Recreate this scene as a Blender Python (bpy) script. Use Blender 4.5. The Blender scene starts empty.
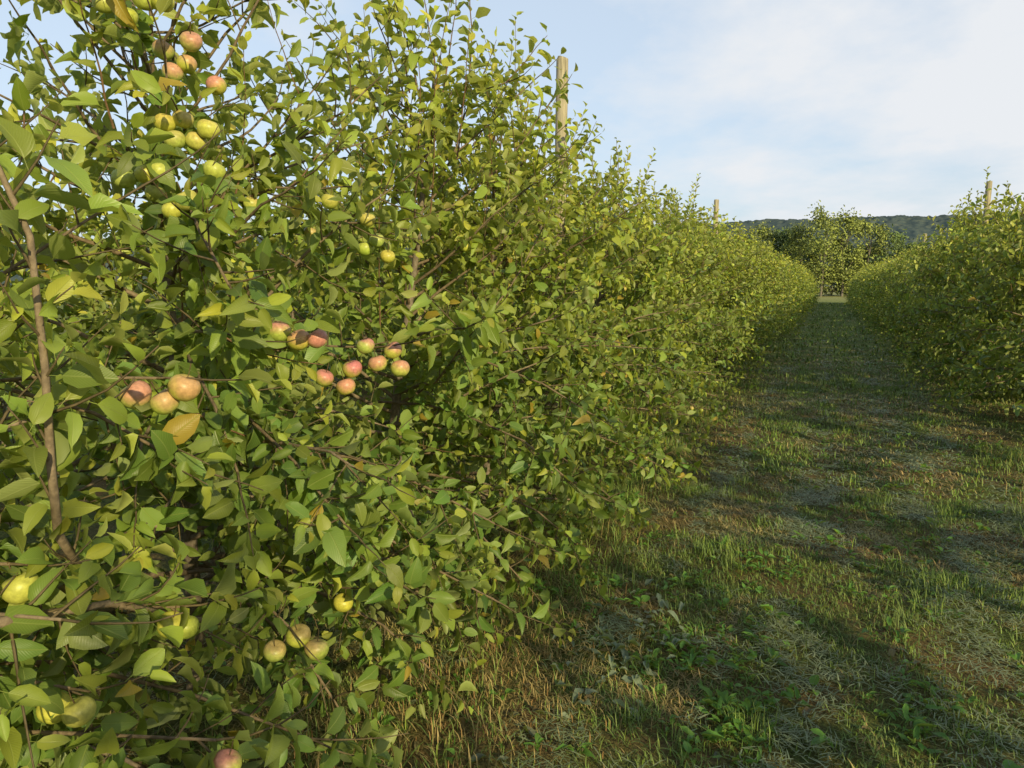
import bpy, math, numpy as np
rng = np.random.default_rng(11)
scene = bpy.context.scene
U = lambda a,b: float(rng.uniform(a,b))
Z = np.array([0,0,1.0])
def nrm(v):
    v=np.asarray(v,float); return v/(np.linalg.norm(v,axis=-1,keepdims=True)+1e-9)

# ---------------------------------------------------------------- noise
_tab = np.random.default_rng(3).random((256,256))
def vnoise(x,y):
    x=np.asarray(x,float); y=np.asarray(y,float)
    xi=np.floor(x).astype(int); yi=np.floor(y).astype(int)
    fx=x-xi; fy=y-yi; fx=fx*fx*(3-2*fx); fy=fy*fy*(3-2*fy)
    a=_tab[xi%256,yi%256]; b=_tab[(xi+1)%256,yi%256]; c=_tab[xi%256,(yi+1)%256]; d=_tab[(xi+1)%256,(yi+1)%256]
    return (a*(1-fx)+b*fx)*(1-fy)+(c*(1-fx)+d*fx)*fy
def ground_h(x,y):
    fade=np.exp(-(np.abs(y-5)/60)**2)*np.exp(-(np.abs(x)/30)**2)
    return fade*(0.06*(vnoise(x/0.9+50,y/1.3+9)-0.5)+0.03*(vnoise(x/0.22+5,y/0.25+70)-0.5))
def sstep(a,b,x):
    t=np.clip((x-a)/(b-a),0,1); return t*t*(3-2*t)

# ---------------------------------------------------------------- mesh builder
class MB:
    def __init__(s): s.v=[];s.f=[];s.m=[];s.c=[];s.uv=[];s.n=0
    def add(s,v,faces,mat,col,uv=None):
        v=np.asarray(v,float).reshape(-1,3); k=len(v)
        col=np.asarray(col,float)
        if col.ndim==1: col=np.tile(col,(k,1))
        if uv is None: uv=np.zeros((k,2))
        s.v.append(v); s.c.append(col); s.uv.append(uv)
        for f in faces:
            f=np.asarray(f,int)
            if len(f)==0: continue
            s.f.append(f+s.n); s.m.append((len(f),mat))
        s.n+=k
    def mesh(s,name,mats):
        v=np.concatenate(s.v); c=np.concatenate(s.c); uv=np.concatenate(s.uv)
        loops=np.concatenate([f.ravel() for f in s.f]).astype(np.int32)
        tot=np.concatenate([np.full(len(f),f.shape[1]) for f in s.f])
        mi=np.concatenate([np.full(n,m) for n,m in s.m]).astype(np.int32)
        start=np.concatenate([[0],np.cumsum(tot)[:-1]]).astype(np.int32)
        me=bpy.data.meshes.new(name)
        me.vertices.add(len(v)); me.vertices.foreach_set("co",v.astype(np.float32).ravel())
        me.loops.add(len(loops)); me.loops.foreach_set("vertex_index",loops)
        me.polygons.add(len(tot)); me.polygons.foreach_set("loop_start",start)
        try: me.polygons.foreach_set("loop_total",tot.astype(np.int32))
        except Exception: pass
        me.polygons.foreach_set("material_index",mi)
        me.polygons.foreach_set("use_smooth",np.ones(len(tot),bool))
        a=me.color_attributes.new("Col","FLOAT_COLOR","POINT")
        a.data.foreach_set("color",np.concatenate([c,np.ones((len(c),1))],1).astype(np.float32).ravel())
        u=me.uv_layers.new(name="UVMap"); u.data.foreach_set("uv",uv[loops].astype(np.float32).ravel())
        for m in mats: me.materials.append(m)
        me.update(calc_edges=True); me.validate()
        return me
def obj(name,me,loc=(0,0,0),rot=0,sc=(1,1,1),parent=None):
    o=bpy.data.objects.new(name,me); scene.collection.objects.link(o)
    o.location=loc; o.rotation_euler=(0,0,rot); o.scale=sc
    if parent: o.parent=parent
    return o

# ---------------------------------------------------------------- materials
def newmat(name):
    m=bpy.data.materials.new(name); m.use_nodes=True; nt=m.node_tree; nt.nodes.clear()
    return m,nt,nt.nodes.new,nt.links.new
def mixrgb(nt,fac,a,b,mode='MIX'):
    n=nt.nodes.new("ShaderNodeMix"); n.data_type='RGBA'; n.blend_type=mode
    for i,val in ((0,fac),(6,a),(7,b)):
        if hasattr(val,'is_linked'): nt.links.new(val,n.inputs[i])
        elif i==0: n.inputs[0].default_value=val
        else: n.inputs[i].default_value=(*val,1)
    return n.outputs[2]
def math_(nt,op,a,b=None,clamp=False):
    n=nt.nodes.new("ShaderNodeMath"); n.operation=op; n.use_clamp=clamp
    for i,val in ((0,a),(1,b)):
        if val is None: continue
        if hasattr(val,'is_linked'): nt.links.new(val,n.inputs[i])
        else: n.inputs[i].default_value=val
    return n.outputs[0]
def noise(nt,scale,detail=3,vec=None,rough=.55):
    n=nt.nodes.new("ShaderNodeTexNoise"); n.inputs["Scale"].default_value=scale
    n.inputs["Detail"].default_value=detail; n.inputs["Roughness"].default_value=rough
    if vec is not None: nt.links.new(vec,n.inputs["Vector"])
    return n.outputs["Fac"]
def ramp(nt,fac,stops):
    n=nt.nodes.new("ShaderNodeValToRGB"); cr=n.color_ramp
    while len(cr.elements)<len(stops): cr.elements.new(.5)
    for e,(p,c) in zip(cr.elements,stops):
        e.position=p; e.color=(*c,1) if len(c)==3 else c
    nt.links.new(fac,n.inputs[0]); return n.outputs[0]

def leaf_material(name,veins=True,trans=.3,under=(.34,.37,.16),rough=.40,spec=.35):
    m,nt,N,L=newmat(name)
    out=N("ShaderNodeOutputMaterial")
    at=N("ShaderNodeAttribute"); at.attribute_name="Col"
    geo=N("ShaderNodeNewGeometry")
    col=at.outputs["Color"]
    p=N("ShaderNodeBsdfPrincipled")
    if veins:
        tc=N("ShaderNodeTexCoord"); sp=N("ShaderNodeSeparateXYZ"); L(tc.outputs["UV"],sp.inputs[0])
        au=math_(nt,'ABSOLUTE',math_(nt,'SUBTRACT',sp.outputs[0],.5))
        ph=math_(nt,'SUBTRACT',math_(nt,'MULTIPLY',sp.outputs[1],46),math_(nt,'MULTIPLY',au,38))
        sv=math_(nt,'POWER',math_(nt,'ABSOLUTE',math_(nt,'COSINE',ph)),7)
        mid=math_(nt,'SUBTRACT',1,math_(nt,'MULTIPLY',au,28),True)
        v=math_(nt,'MAXIMUM',math_(nt,'MULTIPLY',sv,.32),mid,True)
        col=mixrgb(nt,math_(nt,'MULTIPLY',v,.5),col,(.32,.37,.11))
        bp=N("ShaderNodeBump"); bp.inputs["Strength"].default_value=.45; bp.inputs["Distance"].default_value=.002
        L(math_(nt,'SUBTRACT',1,v),bp.inputs["Height"]); L(bp.outputs[0],p.inputs["Normal"])
    un=mixrgb(nt,.45,col,under)
    c2=mixrgb(nt,geo.outputs["Backfacing"],col,un)
    L(c2,p.inputs["Base Color"]); p.inputs["Roughness"].default_value=rough
    p.inputs["Specular IOR Level"].default_value=spec
    if trans<=0:
        L(p.outputs[0],out.inputs[0]); return m
    tr=N("ShaderNodeBsdfTranslucent")
    tcol=mixrgb(nt,1.0,mixrgb(nt,.35,c2,(.34,.40,.05)),(2.0,1.9,.8),'MULTIPLY')
    L(tcol,tr.inputs[0])
    mx=N("ShaderNodeMixShader"); mx.inputs[0].default_value=trans
    L(p.outputs[0],mx.inputs[1]); L(tr.outputs[0],mx.inputs[2]); L(mx.outputs[0],out.inputs[0])
    return m
def simple_attr(name,rough=.7,nscale=0,namt=.3,bump=0,bscale=50,spec=.3,stretch=None):
    m,nt,N,L=newmat(name)
    out=N("ShaderNodeOutputMaterial"); p=N("ShaderNodeBsdfPrincipled"); L(p.outputs[0],out.inputs[0])
    at=N("ShaderNodeAttribute"); at.attribute_name="Col"; col=at.outputs["Color"]
    tc=N("ShaderNodeTexCoord"); vec=tc.outputs["Object"]
    if stretch:
        mp=N("ShaderNodeMapping"); mp.inputs["Scale"].default_value=stretch; L(vec,mp.inputs[0]); vec=mp.outputs[0]
    if nscale:
        nn=noise(nt,nscale,4,vec)
        col=mixrgb(nt,1.0,col,ramp(nt,nn,[(.3,(1-namt,)*3),(.7,(1+namt,)*3)]),'MULTIPLY')
    L(col,p.inputs["Base Color"]); p.inputs["Roughness"].default_value=rough
    p.inputs["Specular IOR Level"].default_value=spec
    if bump:
        bp=N("ShaderNodeBump"); bp.inputs["Strength"].default_value=bump; bp.inputs["Distance"].default_value=.004
        L(noise(nt,bscale,4,vec),bp.inputs["Height"]); L(bp.outputs[0],p.inputs["Normal"])
    return m
M_leaf=leaf_material("apple_leaf")
M_leaf2=leaf_material("apple_leaf_plain",False,.25)
M_bark=simple_attr("apple_bark",.8,60,.35,.6,120,.25)
M_apple=simple_attr("apple_skin",.4,110,.22,0,1,.35)
M_grass=leaf_material("grass_blade",False,0,(.17,.21,.07),.6,.25)
M_farleaf=leaf_material("broad_tree_leaf",False,0,(.16,.2,.09),.6,.3)
M_wood=simple_attr("weathered_wood",.8,9,.45,.7,22,.2,(6,6,.5))

# ---------------------------------------------------------------- geometry helpers
def tube(mb,pts,rad,sides,mat,col):
    pts=np.asarray(pts,float); n=len(pts)
    t=nrm(np.gradient(pts,axis=0))
    ref=np.array([0,0,1.0]) if abs(t[0][2])<.9 else np.array([1.0,0,0])
    e1=nrm(np.cross(t[0],ref)); E1=[e1]
    for i in range(1,n):
        e1=nrm(E1[-1]-np.dot(E1[-1],t[i])*t[i]); E1.append(e1)
    E1=np.array(E1); E2=np.cross(t,E1)
    a=np.arange(sides)/sides*2*np.pi
    v=pts[:,None]+np.asarray(rad)[:,None,None]*(np.cos(a)[None,:,None]*E1[:,None]+np.sin(a)[None,:,None]*E2[:,None])
    idx=np.arange(n*sides).reshape(n,sides); nx=np.roll(idx,-1,1)
    f=np.stack([idx[:-1],nx[:-1],nx[1:],idx[1:]],-1).reshape(-1,4)
    mb.add(v,[f,[list(range((n-1)*sides,n*sides))]],mat,col)

T6=np.array([0,.16,.42,.68,.88,1.0]); W6=np.array([0,.70,1.0,.86,.45,0])
T_hi=np.concatenate([T6,T6[1:5],T6[1:5],[-.28,-.28,0,0]])
W_hi=np.concatenate([np.zeros(6),W6[1:5],-W6[1:5],[.03,-.03,.03,-.03]])
F3_hi=np.array([[0,1,6],[4,5,9],[0,10,1],[4,13,5]])
F4_hi=np.array([[i,i+1,i+6,i+5] for i in (1,2,3)]+[[i,i+9,i+10,i+1] for i in (1,2,3)]+[[14,15,17,16]])
T_lo=np.array([-.1,1.0,.25,.75,.25,.75]); W_lo=np.array([0,0,.95,.8,-.95,-.8])
F4_lo=np.array([[0,1,3,2],[0,4,5,1]])
def add_leaves(mb,P,D,Nn,Ls,wr,cols,mat,hi=True):
    P=np.array(P);D=nrm(np.array(D));Nn=np.array(Nn);Ls=np.array(Ls);cols=np.array(cols);n=len(P)
    Nn=nrm(Nn-(Nn*D).sum(1,keepdims=True)*D); S=np.cross(Nn,D)
    T,W,f3,f4=(T_hi,W_hi,F3_hi,F4_hi) if hi else (T_lo,W_lo,None,F4_lo)
    k=len(T); fold=rng.uniform(.15,1.1,n); curl=rng.uniform(-.15,.7,n); wav=rng.normal(0,.08,(n,k)); skew=rng.normal(0,.15,n)
    wr=np.asarray(wr)*np.ones(n)
    off=.28 if hi else .15
    x=(T+off)[None,:]*np.ones((n,1))
    y=W[None,:]*wr[:,None]*(1-.25*fold[:,None])+skew[:,None]*np.maximum(T,0)[None,:]**2
    z=fold[:,None]*np.abs(W)[None,:]*wr[:,None]-curl[:,None]*(np.maximum(T,0)**2)[None,:]+wav*(np.abs(W)[None,:])
    v=P[:,None]+Ls[:,None,None]*(x[...,None]*D[:,None]+y[...,None]*S[:,None]+z[...,None]*Nn[:,None])
    o=(np.arange(n)*k)[:,None,None]
    fs=[(f4[None]+o).reshape(-1,4)]
    if f3 is not None: fs.append((f3[None]+o).reshape(-1,3))
    uv=np.tile(np.stack([W*.5+.5,T],1),(n,1))
    mb.add(v,fs,mat,np.repeat(cols,k,0),uv)

def add_apple(mb,p,R,mat,barkmat,blush,hi=True,base=None):
    nu,nv=(18,13) if hi else (9,7)
    th=np.linspace(0,np.pi,nv); ph=np.arange(nu)/nu*2*np.pi
    r=np.sin(th)*(1+.09*np.cos(th)); z=.90*np.cos(th)-.24*np.exp(-(th/.38)**2)+.13*np.exp(-((np.pi-th)/.34)**2)
    lob=1+.025*np.cos(5*ph+U(0,6))[None]*sstep(.5,3,th)[:,None]
    d=np.stack([r[:,None]*np.cos(ph)*lob,r[:,None]*np.sin(ph)*lob,z[:,None]*np.ones(nu)],-1)
    ax=nrm(np.array([U(-.5,.5),U(-.5,.5),1])); e1=nrm(np.cross(ax,[0,1,0.1])); e2=np.cross(ax,e1)
    w=d[...,:1]*e1+d[...,1:2]*e2+d[...,2:]*ax
    v=(p+w*R).reshape(-1,3); nn=nrm(w.reshape(-1,3))
    sd=nrm(np.array([.5,-.3,.85])+rng.normal(0,.35,3))
    f=sstep(-.3,.8,nn@sd+.45*(vnoise(nn[:,0]*5+p[0]*90,nn[:,1]*5+nn[:,2]*4+p[1]*70)-.5))*blush
    g=np.array(base if base is not None else (U(.36,.48),U(.44,.50),U(.06,.10)))
    col=g*(1-f[:,None])+np.array([.52,.19,.18])*f[:,None]
    idx=np.arange(nv*nu).reshape(nv,nu); nx=np.roll(idx,-1,1)
    q=np.stack([idx[:-1],idx[1:],nx[1:],nx[:-1]],-1).reshape(-1,4)
    mb.add(v,[q],mat,col)
    tube(mb,[p+ax*R*.6,p+ax*R*1.1,p+ax*R*1.5+Z*.006],[.0016,.0012,.0016],4,barkmat,(.10,.07,.03))

def grow(p,d,length,n,up=0,wig=.08):
    p=np.array(p,float); d=nrm(d); pts=[p.copy()]
    for i in range(n):
        d=nrm(d+Z*up/n+rng.normal(0,wig,3)); p=p+d*length/n; pts.append(p.copy())
    return np.array(pts)
def at_len(pts,f):
    s=f*(len(pts)-1); i=min(int(s),len(pts)-2); t=s-i
    return pts[i]*(1-t)+pts[i+1]*t, nrm(pts[i+1]-pts[i])
def perp(d):
    e1=nrm(np.cross(d,[.3,.2,1] if abs(d[2])<.9 else [1,0,0.1])); return e1,np.cross(d,e1)

LODK={0:(1.0,.98),1:(1.5,1.22),2:(2.8,1.7)}
class Tree:
    def __init__(s,lod=0,lod_leaf=None):
        s.mb=MB(); s.lod=lod; s.hi=lod==0; s.P=[];s.D=[];s.N=[];s.L=[];s.C=[]; s.ap=[]; s.ks,s.kl=LODK[lod]
    def leaf(s,p,d,ph,size,ang,young=0.0):
        e1,e2=perp(d); rad=math.cos(ph)*e1+math.sin(ph)*e2
        D=math.cos(ang)*d+math.sin(ang)*rad; D[2]-=U(0,.45); D=nrm(D)
        o=np.array([p[0],p[1],0]); o/=math.hypot(p[0],p[1])+.25      # leaves turn their faces outwards to the light
        Nn=d*.45+Z*.40+o*.9+rng.normal(0,.45,3)
        g=np.array([.070,.155,.034])*(1-young)+np.array([.41,.425,.050])*young
        g=g*U(.6,1.4)*np.array([U(.85,1.15),1,U(.85,1.2)])
        if rng.random()<.010: g=np.array([.34,.25,.04])
        s.P.append(p);s.D.append(D);s.N.append(Nn);s.L.append(size*s.kl);s.C.append(g)
    def shoot(s,p,d,L,up=.3,sp=.026,young=.3,ang=(40,80),ls=1.0):
        pts=grow(p,d,L,4 if L<.4 else 7,up,.09)
        if s.lod<2 or L>.4:
            tube(s.mb,pts,np.linspace(.0032,.0012,len(pts)) if L<.45 else np.linspace(.0045,.0013,len(pts)),4 if s.hi else 3,0,(.15,.09,.045) if L>.3 else (.11,.085,.045))
        sp*=s.ks if L<.4 else s.ks**.7
        n=max(3 if s.hi else 2,int(L/sp)); ph=U(0,6.28)
        for i in range(n):
            f=.1+.9*i/max(1,n-1); q,dd=at_len(pts,f)
            s.leaf(q,dd,ph,U(.050,.092)*ls*(1.05-.45*f**2.5),math.radians(U(*ang))*(1-.35*f**3),min(1,young+.45*f**3))
            ph+=2.4+U(-.3,.3)
        return pts
    def limb(s,pts,r0,r1,hgt,sp=.058,start=.15,shl=(.09,.32),drop=0):
        n=len(pts); tube(s.mb,pts,np.linspace(r0,r1,n),7 if s.hi else 4,0,(.20,.155,.10) if r0>.009 else (.16,.12,.072))
        L=np.linalg.norm(np.diff(pts,axis=0),axis=1).sum(); k=max(2,int(L*(1-start)/sp))
        for j in range(k):
            f=start+(1-start)*(j+U(0,.8))/k; f=min(f,.995)
            q,dd=at_len(pts,f); e1,e2=perp(dd); a=U(0,6.28)
            side=math.cos(a)*e1+math.sin(a)*e2
            sd=nrm(dd*U(.2,.9)+side*U(.5,1.1)+Z*U(-.35-drop,.65-drop))
            if rng.random()<.3:
                for _ in range(int(U(4,7)/s.ks**.8)+1):
                    s.leaf(q+sd*.01,sd,U(0,6.28),U(.05,.085),math.radians(U(35,95)),.08+.40*hgt)
            else:
                s.shoot(q,sd,U(*shl),U(0,.6)-drop,young=.05+.50*hgt)
            if rng.random()<.02 and hgt<.9 and s.lod<2: s.ap.append((q+np.array([U(-.02,.02),U(-.02,.02),-.035]),U(.025,.031),U(0,.5)))
        s.shoot(pts[-1],pts[-1]-pts[-2],U(.15,.3),.2-drop,young=.15+.5*hgt)
    def grow_all(s,H=2.65,n_limbs=54,rad=1.0,trunk=None,zmin=.30,topw=.5,sprouts=15,topsp=.075,shoot_l=(.4,.8)):
        tr=grow([0,0,-.05],[U(-.05,.05),U(-.05,.05),1],H,12,.15,.035) if trunk is None else trunk
        tube(s.mb,tr,np.linspace(.034,.007,len(tr)),9 if s.hi else 6,0,(.17,.14,.10))
        a0=U(0,6.28)
        for i in range(n_limbs):
            f=i/(n_limbs-1); h=zmin+(H-.35-zmin)*f**.95
            q,_=at_len(tr,min(.98,(h+.05)/H)); az=a0+i*2.4+U(-.4,.4)
            L=((1.08*(1-f)+topw*f)+.2*math.sin(f*3.14))*U(.72,1.12)*rad
            el=math.radians(U(-6,26)+30*f)
            d=[math.cos(az)*math.cos(el),math.sin(az)*math.cos(el),math.sin(el)]
            pts=grow(q,d,L,8,U(-.65,.0) if f<.5 else U(-.2,.6),.09)
            s.limb(pts,.005+.008*(1-f),.0028,f,sp=.058 if f<.6 else topsp,drop=.25 if f<.3 else 0)
        for i in range(sprouts):
            f=U(.5,.97); q,_=at_len(tr,f); az=U(0,6.28); r=U(0,.7)*(1.3-f)
            q=q+np.array([math.cos(az)*r,math.sin(az)*r,U(0,.1)])
            s.shoot(q,[math.cos(az)*.3,math.sin(az)*.3,1],U(*shoot_l),.5,.030,.5,(30,60),1.0)
        s.shoot(tr[-1],[U(-.15,.15),U(-.15,.15),1],U(.35,.7),.5,.030,.55,(28,58),1.0)
    def finish(s,name,cull=None):
        P=np.array(s.P); keep=P[:,2]>.06
        if cull is not None: keep&=cull(P)
        g=lambda a:np.array(a)[keep]
        n=keep.sum()
        add_leaves(s.mb,P[keep],g(s.D),g(s.N),g(s.L),rng.uniform(.28,.37,n),g(s.C),1,s.hi)
        for p,R,b in s.ap: add_apple(s.mb,p,R,2,0,b,s.hi)
        return s.mb.mesh(name,[M_bark,M_leaf if s.hi else M_leaf2,M_apple])

# ---------------------------------------------------------------- rows
RX_L,RX_R=-2.15,2.5
def alley(u,v): return np.array([.92*u,.39*u,v])   # offsets along the outer face of the row
# fruit clusters on the two nearest trees (world metres), (offset list, blush)
clusters=[
 ((-1.75,1.676,2.246),[(-.043,.023),(.016,-.014),(-.034,-.04),(.1,-.077),(.03,.045)],.8),
 ((-1.70,1.63,2.035),[(-.058,.017),(-.003,.03),(-.03,-.03),(.03,-.03),(.068,-.0)],.3),
 ((-1.70,1.503,1.897),[(.037,.005),(-.02,0),(-.078,-.011),(.108,-.07),(.06,-.095),(.175,.01)],.1),
 ((-1.55,1.534,1.715),[(0,0)],.05),
 ((-1.60,2.425,1.789),[(-.03,.057),(.019,-.02),(.042,-.08),(-.04,-.05)],.2),
 ((-1.30,1.60,1.455),[(0,0),(.055,.003),(-.06,.022)],.85),
 ((-1.30,1.97,1.36),[(-.047,.05),(-.075,-.022),(0,-.003),(.044,.038),(.073,-.022),(-.098,-.078),(-.16,-.05)],.95),
 ((-1.25,1.107,1.365),[(0,-.004),(.045,.026),(-.055,.01)],.75),
 ((-1.35,1.045,.869),[(0,0)],.05),
 ((-1.25,1.13,.859),[(0,0)],.1),
 ((-1.20,1.416,.695),[(0,.022),(-.056,-.013),(.055,-.01)],.5),
 ((-1.25,.870,.806),[(0,0),(-.05,.006)],.1),
 ((-1.05,1.018,.664),[(0,0)],.8),
 ((-1.30,1.766,.646),[(0,0)],.1),
 ((-1.30,.813,1.062),[(0,0)],.05),
 ((-1.80,1.543,2.345),[(-.067,.013),(0,-.02),(.045,.022),(.1,.016)],.1),
 ((-1.65,2.21,1.895),[(0,0)],.2),
]
low_targets={0:[(-1.2,1.15,.45),(-1.3,.9,.35),(-1.1,1.35,.5),(-1.3,1.2,1.2)],
 1:[(-1.15,2.0,.35),(-1.05,2.35,.45),(-1.2,1.6,.4),(-1.3,2.5,.3),(-1.1,1.75,.75),(-1.0,2.2,.8),(-1.1,1.5,1.0),(-1.3,1.35,1.15),(-1.25,1.3,1.6)],
 2:[(-1.15,2.8,.35),(-1.05,3.2,.4),(-1.0,3.6,.5),(-1.25,3.5,.3),(-1.0,2.9,.8),(-1.0,3.3,1.0)],
 3:[(-1.1,4.1,.35),(-.95,4.5,.5),(-1.1,4.9,.35),(-.9,4.7,1.1),(-.85,4.3,.9)]}
hero_y=[.65,1.95,3.25,4.55]
hero_ap={0:[],1:[],2:[],3:[]}; allap=[]
for pos,offs,b in clusters:
    pos=np.array(pos); hi_=0 if (pos[1]<1.15 and pos[2]<1.6) else 1
    hero_ap[hi_].append((pos,b))
    for o in offs:
        p=pos+alley(*o)+np.array([U(-.01,.01),U(-.01,.01),0]); allap.append((hi_,p,U(.028,.0325),b*U(.75,1.1)))
AP=np.array([a[1] for a in allap]); viewer=np.array([0,0,1.6])
uu=nrm(viewer-AP)
for hi_,yy in enumerate(hero_y):
    off=np.array([RX_L,yy,0]); t=Tree(0)
    if hi_==1:
        trunk=np.array([[0,0,-.05],[.03,0,.4],[0,.02,.8],[.02,.0,1.2],[-.02,.0,1.7],[0,.02,2.1],[-.03,-.04,2.45],[-.10,-.02,2.7]])
        t.grow_all(2.65,56,1.02,trunk,topw=.5,sprouts=9,topsp=.11)
    else: t.grow_all([2.1,0,2.75,2.55][hi_],60,1.05 if hi_>1 else .98,topw=.55,sprouts=[9,0,19,20][hi_],topsp=.08)
    if hi_==3: t.shoot([.1,.45,2.25],[.02,.02,1],1.2,.3,.036,.5,(30,60)); t.shoot([.15,-.2,2.2],[.1,-.05,1],.9,.3,.034,.5,(30,60))
    for g_ in low_targets[hi_]:
        e=np.array(g_)-off; s0=np.array([0,0,e[2]+U(.15,.3)]); 
        pts=np.array([s0,s0*.7+e*.3+[0,0,.08],s0*.45+e*.55+[U(-.05,.05),U(-.05,.05),.11],s0*.2+e*.8+[U(-.04,.04),0,.08],e])
        t.limb(pts,.008,.003,U(.0,.25),.05,.25,(.10,.30),drop=.2)
    for pos,b in hero_ap[hi_]:
        e=pos-off+np.array([-.02,0,.045]); h=max(.35,e[2]-.2)
        s0=np.array([0,0,h]); mid=(s0+e)/2+np.array([U(-.05,.05),U(-.05,.05),.08])
        m1=(s0*.7+e*.3)+np.array([0,0,.05]); m2=(s0*.25+e*.75)+np.array([U(-.03,.03),U(-.03,.03),.05])
        t.limb(np.array([s0,m1,mid,m2,e]),.007,.003,.3,.06,.3,(.08,.2))
    if hi_==0:
        w=lambda L_:np.array(L_)-off
        t.limb(w([(-2.1,.3,.82),(-1.6,.5,.98),(-1.25,.745,1.04),(-1.29,.98,.97),(-1.32,1.28,.79)]),.013,.006,.2,.07,.3,(.08,.22))
        lp=w([(-1.7,.9,.80),(-1.35,.974,1.022),(-1.24,.85,1.16),(-1.2,.82,1.3),(-1.2,.824,1.46),(-1.2,.817,1.68),(-1.23,.79,1.80),(-1.3,.76,2.0),(-1.33,.76,2.2)])
        t.limb(lp,.010,.003,.5,.07,.1,(.06,.16))
    t.ap=[a for a in t.ap if (a[0]+off)[0]<-1.25]      # random fruit stays inside the crown
    for h2,p,R,b in allap:
        if h2==hi_: add_apple(t.mb,p-off,R,2,0,b,True)
    def cull(P,off=off):
        Q=P+off; k=(Q[:,0]<-.93-.12*np.clip(Q[:,2]-1.2,0,2))|(Q[:,1]>2.0)
        v=Q[:,None]-AP[None]; tt=(v*uu[None]).sum(-1); pd=np.linalg.norm(v-tt[...,None]*uu[None],axis=-1)
        bad=((tt>-.02)&(tt<.6)&(pd<.045)).any(1)
        return k&~bad
    me=t.finish("apple_tree_mesh",cull)
    obj("apple_tree",me,off)
V={}
for lod,k in ((0,3),(1,4),(2,4)):
    V[lod]=[]
    for i in range(k):
        t=Tree(lod); t.grow_all(U(2.3,2.5),50,U(1.1,1.2),sprouts=16,shoot_l=(.35,.8)); V[lod].append(t.finish("apple_tree_mesh"))
V['thin']=[]
for i in range(2):
    t=Tree(1); t.grow_all(2.3,[17,24][i],1.0,sprouts=6); V['thin'].append(t.finish("apple_tree_mesh"))
def row(x,y0,y1,skip=(),near=12,mid=26,thin=-99,tall=1.0):
    y=y0
    while y<y1:
        if all(abs(y-s)>.3 for s in skip):
            src=V['thin'] if y<thin else V[0] if y<near else V[1] if y<mid else V[2]
            me=src[int(rng.integers(len(src)))]; sc=U(.92,1.06)
            obj("apple_tree",me,(x+U(-.08,.08),y+U(-.1,.1),-.01),U(0,6.28),(sc,sc,U(.90,1.08)*(tall if 11<y<17 else 1)))
        y+=1.3
row(RX_L,-3.25,74,skip=hero_y)
row(RX_R,-3.1,74,skip=[-.5,2.1,6.0],near=-9,mid=30,thin=9,tall=1.12)  # unseen near trees thinned and skipped to let dappled sun into the alley
row(RX_L-4.65,-1,40,near=-9,mid=-9)
row(RX_R+4.65,11,45,near=-9,mid=-9)

# ---------------------------------------------------------------- posts
def post(x,y,h=3.42,r=.050):
    mb=MB(); zs=[-.1,.3,1,1.8,2.6,h-.02,h]; rr=[r*1.08,r*1.05,r*1.02,r,r*.98,r*.95,r*.86]
    if h<2.8: zs=[-.1,.3,.8,1.4,2,h-.02,h]
    pts=np.array([[U(-.004,.004),U(-.004,.004),z] for z in zs]); pts[:,0]+=.01*pts[:,2]
    tube(mb,pts,rr,20,0,(.34,.30,.20))
    for z in (1.0,1.9):
        a=np.linspace(0,2*np.pi,17); tube(mb,[[.01*z+(r+.002)*math.cos(t),(r+.002)*math.sin(t),z+.003*math.sin(3*t)] for t in a],[.0025]*17,5,0,(.12,.12,.11))
    obj("wooden_post",mb.mesh("wooden_post_mesh",[M_wood]),(x,y,0))
for k in range(7):
    post(RX_L+.06 if k==0 else RX_L,5.85+k*9.25,3.40 if k<1 else 3.25 if k<2 else 2.5); post(RX_R-.05,6.2+k*9.4,3.42 if k<2 else 3.1 if k<3 else 2.5)

# ---------------------------------------------------------------- ground
def axis(a,b,step,far,g=1.25):
    c=list(np.arange(a,b,step)); s=step
    while c[-1]<far: s*=g; c.append(c[-1]+s)
    s=step; l=[a]
    while l[0]>-far: s*=g; l.insert(0,l[0]-s)
    return np.array(l[:-1]+c)
gx=axis(-4,4,.06,4000); gy=axis(0,12,.07,4000)
X,Y=np.meshgrid(gx,gy,indexing='ij'); Zg=ground_h(X,Y)
idx=np.arange(X.size).reshape(X.shape)
mb=MB(); mb.add(np.stack([X,Y,Zg],-1).reshape(-1,3),[np.stack([idx[:-1,:-1],idx[1:,:-1],idx[1:,1:],idx[:-1,1:]],-1).reshape(-1,4)],0,(.05,.05,.02))
m,nt,N,L=newmat("orchard_soil_and_thatch")
out=N("ShaderNodeOutputMaterial"); p=N("ShaderNodeBsdfPrincipled"); L(p.outputs[0],out.inputs[0])
geo=N("ShaderNodeNewGeometry"); pos=geo.outputs["Position"]
n1=noise(nt,1.6,6,pos); n2=noise(nt,14,5,pos,.7); n3=noise(nt,90,3,pos)
c=mixrgb(nt,ramp(nt,n1,[(.44,(0,0,0)),(.60,(1,1,1))]),(.10,.14,.033),(.21,.135,.06))
c=mixrgb(nt,ramp(nt,n2,[(.40,(0,0,0)),(.8,(1,1,1))]),c,(.24,.22,.07))
c=mixrgb(nt,ramp(nt,n3,[(.42,(.55,.55,.55)),(.62,(0,0,0))]),c,(.03,.025,.01))
sp=N("ShaderNodeSeparateXYZ"); L(pos,sp.inputs[0])
gr=math_(nt,'MULTIPLY',math_(nt,'MULTIPLY',math_(nt,'SUBTRACT',sp.outputs[1],8),.06,True),.6)
c=mixrgb(nt,gr,c,(.19,.25,.055))
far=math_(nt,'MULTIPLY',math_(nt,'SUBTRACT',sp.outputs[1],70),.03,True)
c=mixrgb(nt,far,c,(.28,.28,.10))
L(c,p.inputs["Base Color"]); p.inputs["Roughness"].default_value=.95; p.inputs["Specular IOR Level"].default_value=.1
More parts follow.
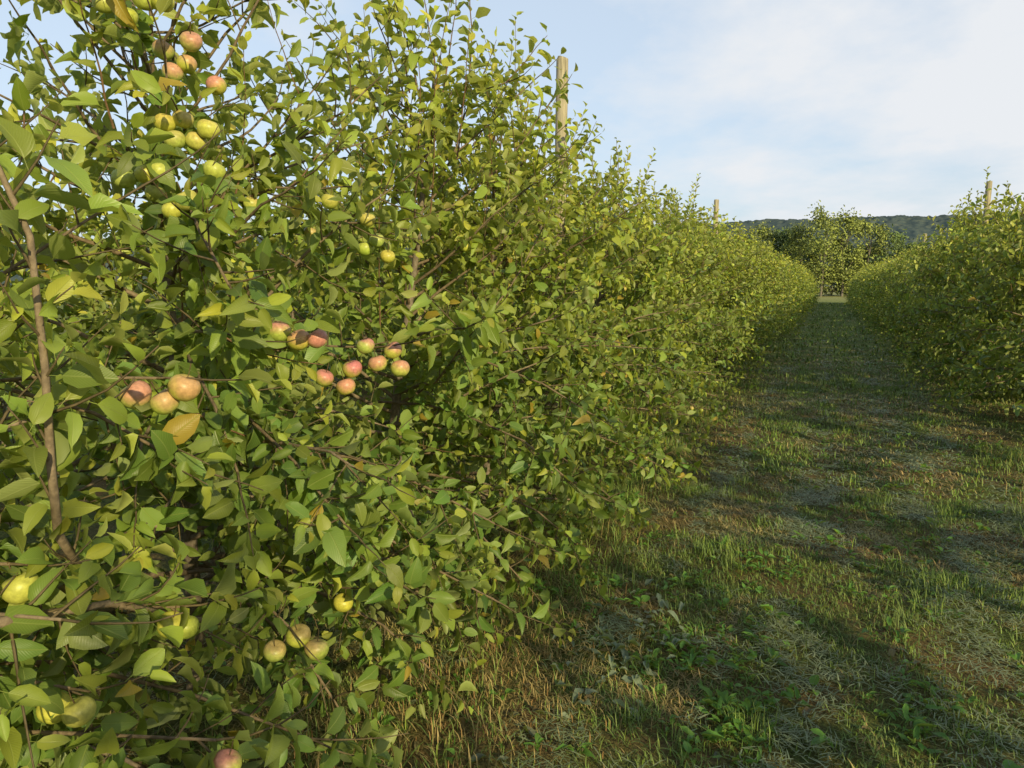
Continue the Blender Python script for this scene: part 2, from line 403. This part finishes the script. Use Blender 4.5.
bp=N("ShaderNodeBump"); bp.inputs["Strength"].default_value=.9; bp.inputs["Distance"].default_value=.025
L(noise(nt,45,5,pos,.7),bp.inputs["Height"]); L(bp.outputs[0],p.inputs["Normal"])
obj("ground",mb.mesh("ground_mesh",[m]))

# grass
def lanes(x,y):
    x2=x+.08*(vnoise(y/.8,y*0+4)-.5)
    g=lambda c,w:np.exp(-((x2-c)/w)**2)
    clip=np.clip(g(-.74,.13)+g(.0,.17)+.8*g(.75,.2)+.8*g(1.2,.15),0,1)*sstep(.35,.7,vnoise(x/.22+7,y/.45))*1.4
    clip=np.maximum(clip,.6*sstep(.72,.9,vnoise(x/.18+31,y/.2+8)))
    strip=sstep(.65,1.1,-x)+sstep(1.25,1.7,x)
    return np.clip(clip,0,1),np.clip(strip,0,1)
def blades(mb,n,x0,x1,y0,y1,wid,lens):
    x=rng.uniform(x0,x1,n); y=rng.uniform(y0,y1,n)
    clip,strip=lanes(x,y); farf=sstep(7,16,y)
    n1=vnoise(x/.30,y/.34); n2=vnoise(x/.09+30,y/.10+3); n3=vnoise(x/.8+11,y/1.0+40)
    dv=.42*n1+.23*n2+.35*n3+.09*strip
    dryf=sstep(.48,.60,dv)*(1-.45*farf)
    keep=rng.random(n)<np.clip(.10+1.5*n2*(.4+n1)+.4*farf,0.06,1)*(1-.45*strip)
    x,y,clip,strip,n1,n2,n3,dryf=[a[keep] for a in (x,y,clip*(1-.5*farf),strip,n1,n2,n3,dryf)]; n=len(x)
    rr=rng.random(n)
    isclip=rr<clip*.85; isdry=(~isclip)&(rng.random(n)<.09+.87*dryf)
    lo=rng.random((n,1))
    col=np.array([.10,.22,.035])*(1-lo)+np.array([.28,.38,.065])*lo
    col[isclip]=(np.array([.18,.24,.13])*(1-lo)+np.array([.38,.42,.26])*lo)[isclip]
    br=sstep(.4,.7,vnoise(x/.4+77,y/.4))[:,None]
    dcol=(np.array([.24,.13,.055])*(1-lo)+np.array([.48,.28,.12])*lo)*(1-br)+(np.array([.33,.24,.09])*(1-lo)+np.array([.68,.52,.21])*lo)*br
    col[isdry]=dcol[isdry]
    col*=rng.uniform(.5,1.25,(n,1))*(.72+.56*n3[:,None])
    tall=1+1.8*sstep(.60,.85,vnoise(x/.2+90,y/.22+20))
    L_=rng.uniform(*lens,n)*np.where(isclip,1.6,np.where(isdry,1.4,tall))
    tilt=np.where(isclip,rng.uniform(1.2,1.6,n),np.where(isdry,rng.uniform(.7,1.6,n),np.abs(rng.normal(.6,.5,n))))
    az=rng.uniform(0,2*np.pi,n); w=wid*rng.uniform(.6,1.4,n)
    hz=np.stack([np.cos(az),np.sin(az),0*az],1); sd=np.stack([-np.sin(az),np.cos(az),0*az],1)
    base=np.stack([x,y,ground_h(x,y)+np.where(isclip,rng.uniform(.004,.04,n),0)],1)
    d1=hz*np.sin(tilt)[:,None]+Z*np.cos(tilt)[:,None]; t2=np.minimum(tilt+rng.uniform(.1,.8,n),1.75)
    d2=hz*np.sin(t2)[:,None]+Z*np.cos(t2)[:,None]
    mid=base+d1*(L_*.55)[:,None]; tip=mid+d2*(L_*.45)[:,None]
    tip[:,2]=np.maximum(tip[:,2],base[:,2]+.003)
    v=np.stack([base-sd*w[:,None]*.5,base+sd*w[:,None]*.5,mid+sd*w[:,None]*.45,mid-sd*w[:,None]*.45,tip],1)
    o=(np.arange(n)*5)[:,None]
    mb.add(v,[np.array([[0,1,2,3]])+o,np.array([[3,2,4]])+o],0,np.repeat(col,5,0))
mb=MB()
blades(mb,260000,-3.2,3.2,1.0,6.2,.0036,(.018,.048))
blades(mb,140000,-3.4,3.6,6.2,16,.0075,(.02,.055))
blades(mb,90000,-4,4.5,16,74,.022,(.03,.07))
blades(mb,20000,-3.2,3.6,-2,1.0,.005,(.03,.06))
for cx,cy,nn,hh,dr in [(-1.2,3.9,700,.11,.1),(-1.45,3.3,400,.12,.3),(-1.4,4.6,400,.13,.1),(-.95,4.3,300,.08,.1),(.55,2.9,250,.06,0),(-1.35,2.5,500,.09,.8),(-1.0,2.8,350,.07,.8),(-.8,2.5,350,.06,1),(-1.15,2.15,500,.08,1),(-1.5,2.0,400,.10,1),(-1.3,5.6,400,.12,.2),(-1.4,7.2,500,.15,.2),(1.6,6,400,.14,.2),(1.7,8,400,.15,.2),(-1.35,9,500,.15,.2),(.9,4.3,250,.07,.1)]:
    n=nn; a=rng.normal(0,.17,(n,2)); x=cx+a[:,0]; y=cy+a[:,1]*1.5
    L_=rng.uniform(.4,1.2,n)*hh; az=rng.uniform(0,6.28,n); tilt=np.abs(rng.normal(.6,.5,n))
    hz=np.stack([np.cos(az),np.sin(az),0*az],1); sd=np.stack([-np.sin(az),np.cos(az),0*az],1)
    base=np.stack([x,y,ground_h(x,y)],1); d1=hz*np.sin(tilt)[:,None]+Z*np.cos(tilt)[:,None]
    t2=tilt+rng.uniform(.3,1,n); d2=hz*np.sin(t2)[:,None]+Z*np.cos(t2)[:,None]
    mid=base+d1*(L_*.6)[:,None]; tip=mid+d2*(L_*.4)[:,None]; w=.0034
    v=np.stack([base-sd*w*.5,base+sd*w*.5,mid+sd*w*.45,mid-sd*w*.45,tip],1); o=(np.arange(n)*5)[:,None]
    lo=rng.random((n,1)); col=np.array([.12,.24,.04])*(1-lo)+np.array([.30,.40,.07])*lo
    dm=rng.random(n)<dr*.8; col[dm]=(np.array([.28,.16,.065])*(1-lo)+np.array([.58,.38,.16])*lo)[dm]
    mb.add(v,[np.array([[0,1,2,3]])+o,np.array([[3,2,4]])+o],0,np.repeat(col,5,0))
obj("grass",mb.mesh("grass_mesh",[M_grass]))

# broadleaf weeds and fallen leaves
mb=MB(); P=[];D=[];Nn=[];Ls=[];C=[];W=[]
def rosette(x,y,n,s,wr):
    for i in range(n):
        a=U(0,6.28); e=U(.15,.9); P.append([x+U(-.01,.01),y+U(-.01,.01),float(ground_h(x,y))+U(.0,.03)])
        D.append([math.cos(a),math.sin(a),e]); Nn.append([U(-.2,.2),U(-.2,.2),1]); Ls.append(s*U(.6,1.2)); W.append(wr*U(.8,1.2))
        C.append(np.array([.10,.23,.035])*U(.75,1.4))
for cx,cy,sg,k in [(-.38,3.05,.16,44),(-.25,2.6,.12,18),(.42,3.0,.10,14),(-.3,4.2,.2,22),(-1.2,3.6,.25,22),(.3,5.2,.3,25),(-1.4,5.2,.3,30)]:
    for _ in range(k): rosette(cx+rng.normal(0,sg),cy+rng.normal(0,sg*1.4),int(U(5,9)),U(.03,.065),U(.13,.26))
for _ in range(600):
    x=U(-2.6,2.2); y=U(1.5,9); rosette(x,y,int(U(3,7)),U(.02,.055),U(.15,.4))
for _ in range(520):
    x=-.7-abs(rng.normal(0,.6)) if rng.random()<.7 else U(-1,2.4); y=U(1.4,10); a=U(0,6.28)
    P.append([x,y,float(ground_h(x,y))+U(.005,.02)]); D.append([math.cos(a),math.sin(a),U(-.1,.1)]); Nn.append([U(-.3,.3),U(-.3,.3),1]); Ls.append(U(.04,.07)); W.append(.25)
    C.append(np.array([[.14,.10,.05],[.20,.17,.08],[.15,.17,.10],[.20,.22,.14]][int(U(0,3.99))])*U(.7,1.2))
for _ in range(90):   # pale mown leaf litter beside the windrow
    x=-.72+rng.normal(0,.12); y=3.0+rng.normal(0,.3); a=U(0,6.28)
    P.append([x,y,float(ground_h(x,y))+U(.02,.045)]); D.append([math.cos(a),math.sin(a),U(-.2,.2)]); Nn.append([U(-.4,.4),U(-.4,.4),1]); Ls.append(U(.04,.08)); W.append(.25); C.append(np.array([.23,.29,.19])*U(.7,1.2))
add_leaves(mb,P,D,Nn,Ls,np.array(W),C,0,True)
obj("ground_weeds",mb.mesh("ground_weeds_mesh",[M_leaf]))

# ---------------------------------------------------------------- distant trees
mb=MB()
def far_tree(x,y,H,R,tone):
    tr=grow([x,y,-.2],[U(-.05,.05),0,1],H*.75,6,.1,.04); tube(mb,tr,np.linspace(.025*H*.6,.05,7),7,0,(.16,.14,.11))
    cl=[]
    for i in range(28):
        a=U(0,6.28); h=U(.08,1.0); r=R*math.sqrt(U(.05,1))*math.sin(math.pi*min(.97,.16+.78*h**1.1))**.7
        c_=np.array([x+math.cos(a)*r,y+math.sin(a)*r,h*H*.93]); cl.append(c_)
        if i%3==0:
            q,_=at_len(tr,min(.95,max(.15,h-.2))); tube(mb,[q,(q+c_)/2+Z*.1,c_],[.07,.05,.02],4,0,(.16,.14,.11))
    cl=np.array(cl); k=90; n=len(cl)*k
    P_=np.repeat(cl,k,0)+rng.normal(0,1,(n,3))*np.array([R*.19,R*.19,H*.05])
    D_=rng.normal(0,1,(n,3)); N_=rng.normal(0,1,(n,3))+np.array([.3,-.6,.5])
    col=np.array(tone)*np.repeat(rng.uniform(.7,1.3,(len(cl),1)),k,0)*rng.uniform(.75,1.25,(n,1))
    add_leaves(mb,P_,D_,N_,rng.uniform(.20,.40,n),.36,col,1,False)
for x,y,H,R,t in [(-13,122,9,3.4,0),(-10,120,10.8,3,1),(-7,122,10.5,3.2,0),(-4,118,10.8,2.6,1),(-1.2,115,12.6,3,1),(1.6,118,12,3,1),(4.6,122,11.8,3,1),(7.6,124,10,3.2,0),(10.5,126,8,3,0),(-2.6,126,9,3,0),(2.4,128,9,3,0),(0.2,124,8,3,0),(5.6,128,8,3,0),(-5.6,127,9,3,0),(-8.4,127,9,3,0)]:
    far_tree(x,y,H,R,(.24,.28,.06) if t else (.13,.19,.05))
for i in range(30):
    x=U(-90,-16) if i%2 else U(13,90); far_tree(x,U(122,140),U(6,10) if x<0 else U(4.5,7.5),U(2.6,3.6),(.12,.165,.05))
obj("distant_trees",mb.mesh("distant_trees_mesh",[M_bark,M_farleaf]))

# ---------------------------------------------------------------- hills
m,nt,N,L=newmat("forested_hill_haze_tint")
out=N("ShaderNodeOutputMaterial"); p=N("ShaderNodeBsdfPrincipled"); L(p.outputs[0],out.inputs[0])
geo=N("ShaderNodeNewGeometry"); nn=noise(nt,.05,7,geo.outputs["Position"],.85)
c=ramp(nt,nn,[(.38,(.045,.070,.078)),(.5,(.075,.102,.098)),(.62,(.125,.145,.11))]); L(c,p.inputs["Base Color"])  # distance haze put into the forest colour as a bluish tint
p.inputs["Roughness"].default_value=1; p.inputs["Specular IOR Level"].default_value=0
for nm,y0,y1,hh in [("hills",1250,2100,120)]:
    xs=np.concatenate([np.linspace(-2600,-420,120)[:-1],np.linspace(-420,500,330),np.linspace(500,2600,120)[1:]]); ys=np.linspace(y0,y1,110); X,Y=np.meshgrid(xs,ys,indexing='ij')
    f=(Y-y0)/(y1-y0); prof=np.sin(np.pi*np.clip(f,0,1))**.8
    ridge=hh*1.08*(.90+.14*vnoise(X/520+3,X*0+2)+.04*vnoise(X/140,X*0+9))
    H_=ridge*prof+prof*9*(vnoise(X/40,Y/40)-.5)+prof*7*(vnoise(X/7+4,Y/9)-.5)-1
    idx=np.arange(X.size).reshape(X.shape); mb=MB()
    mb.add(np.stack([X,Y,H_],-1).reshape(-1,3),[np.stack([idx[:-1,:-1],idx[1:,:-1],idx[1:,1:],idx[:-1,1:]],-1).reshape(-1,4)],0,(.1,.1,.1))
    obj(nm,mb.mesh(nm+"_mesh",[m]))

# ---------------------------------------------------------------- light
EL,AZ=20.0,129.0
sun=bpy.data.lights.new("sun","SUN"); sun.energy=5.0; sun.angle=math.radians(.6); sun.color=(1,.84,.48)
so=bpy.data.objects.new("sun",sun); scene.collection.objects.link(so)
so.rotation_euler=(math.radians(90-EL),0,math.radians(180-AZ)); so.location=(20,-15,15)
w=bpy.data.worlds.new("World"); scene.world=w; w.use_nodes=True; nt=w.node_tree; nt.nodes.clear(); N=nt.nodes.new; L=nt.links.new
out=N("ShaderNodeOutputWorld"); bg=N("ShaderNodeBackground"); L(bg.outputs[0],out.inputs[0]); bg.inputs[1].default_value=.15
sk=N("ShaderNodeTexSky"); sk.sky_type='NISHITA'; sk.sun_disc=False; sk.sun_elevation=math.radians(EL); sk.sun_rotation=math.radians(AZ)
sk.dust_density=2.5; sk.air_density=1.0; sk.ozone_density=1.5
tc=N("ShaderNodeTexCoord"); sp=N("ShaderNodeSeparateXYZ"); L(tc.outputs["Generated"],sp.inputs[0])
zz=math_(nt,'ADD',math_(nt,'MAXIMUM',sp.outputs[2],0),.16)
cb=N("ShaderNodeCombineXYZ"); L(math_(nt,'DIVIDE',sp.outputs[0],zz),cb.inputs[0]); L(math_(nt,'DIVIDE',sp.outputs[1],zz),cb.inputs[1])
mp=N("ShaderNodeMapping"); mp.inputs["Scale"].default_value=(.85,.7,1); mp.inputs["Rotation"].default_value=(0,0,.9); mp.inputs["Location"].default_value=(2.2,.7,0); L(cb.outputs[0],mp.inputs[0])
cn=noise(nt,1.5,8,mp.outputs[0],.56)
# thin cloud thicker towards the east (right of the view)
cn2=math_(nt,'ADD',cn,math_(nt,'MULTIPLY',sp.outputs[0],.26))
mask=ramp(nt,cn2,[(.37,(.25,.25,.25)),(.58,(1,1,1))])
base=mixrgb(nt,.55,mixrgb(nt,1.0,sk.outputs[0],(1.2,1.22,1.25),'MULTIPLY'),(4.4,5.4,6.4))
hz_=mixrgb(nt,math_(nt,'MULTIPLY',mask,.95),base,(5.6,5.75,5.95))
# the haze and thin cloud lie low; the unseen zenith is darkened to lessen fill in shade
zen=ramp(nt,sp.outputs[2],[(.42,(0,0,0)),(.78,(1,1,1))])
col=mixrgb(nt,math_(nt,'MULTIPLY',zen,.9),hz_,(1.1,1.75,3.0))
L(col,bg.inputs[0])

# ---------------------------------------------------------------- camera
cam=bpy.data.cameras.new("camera"); co=bpy.data.objects.new("camera",cam); scene.collection.objects.link(co)
cam.sensor_width=36; cam.lens=26.0; cam.clip_start=.05; cam.clip_end=9000
co.location=(0,0,1.6); co.rotation_euler=(math.radians(90-7.6),0,math.radians(23.1))
scene.camera=co
scene.view_settings.view_transform='Standard'; scene.view_settings.look='None'; scene.view_settings.exposure=0
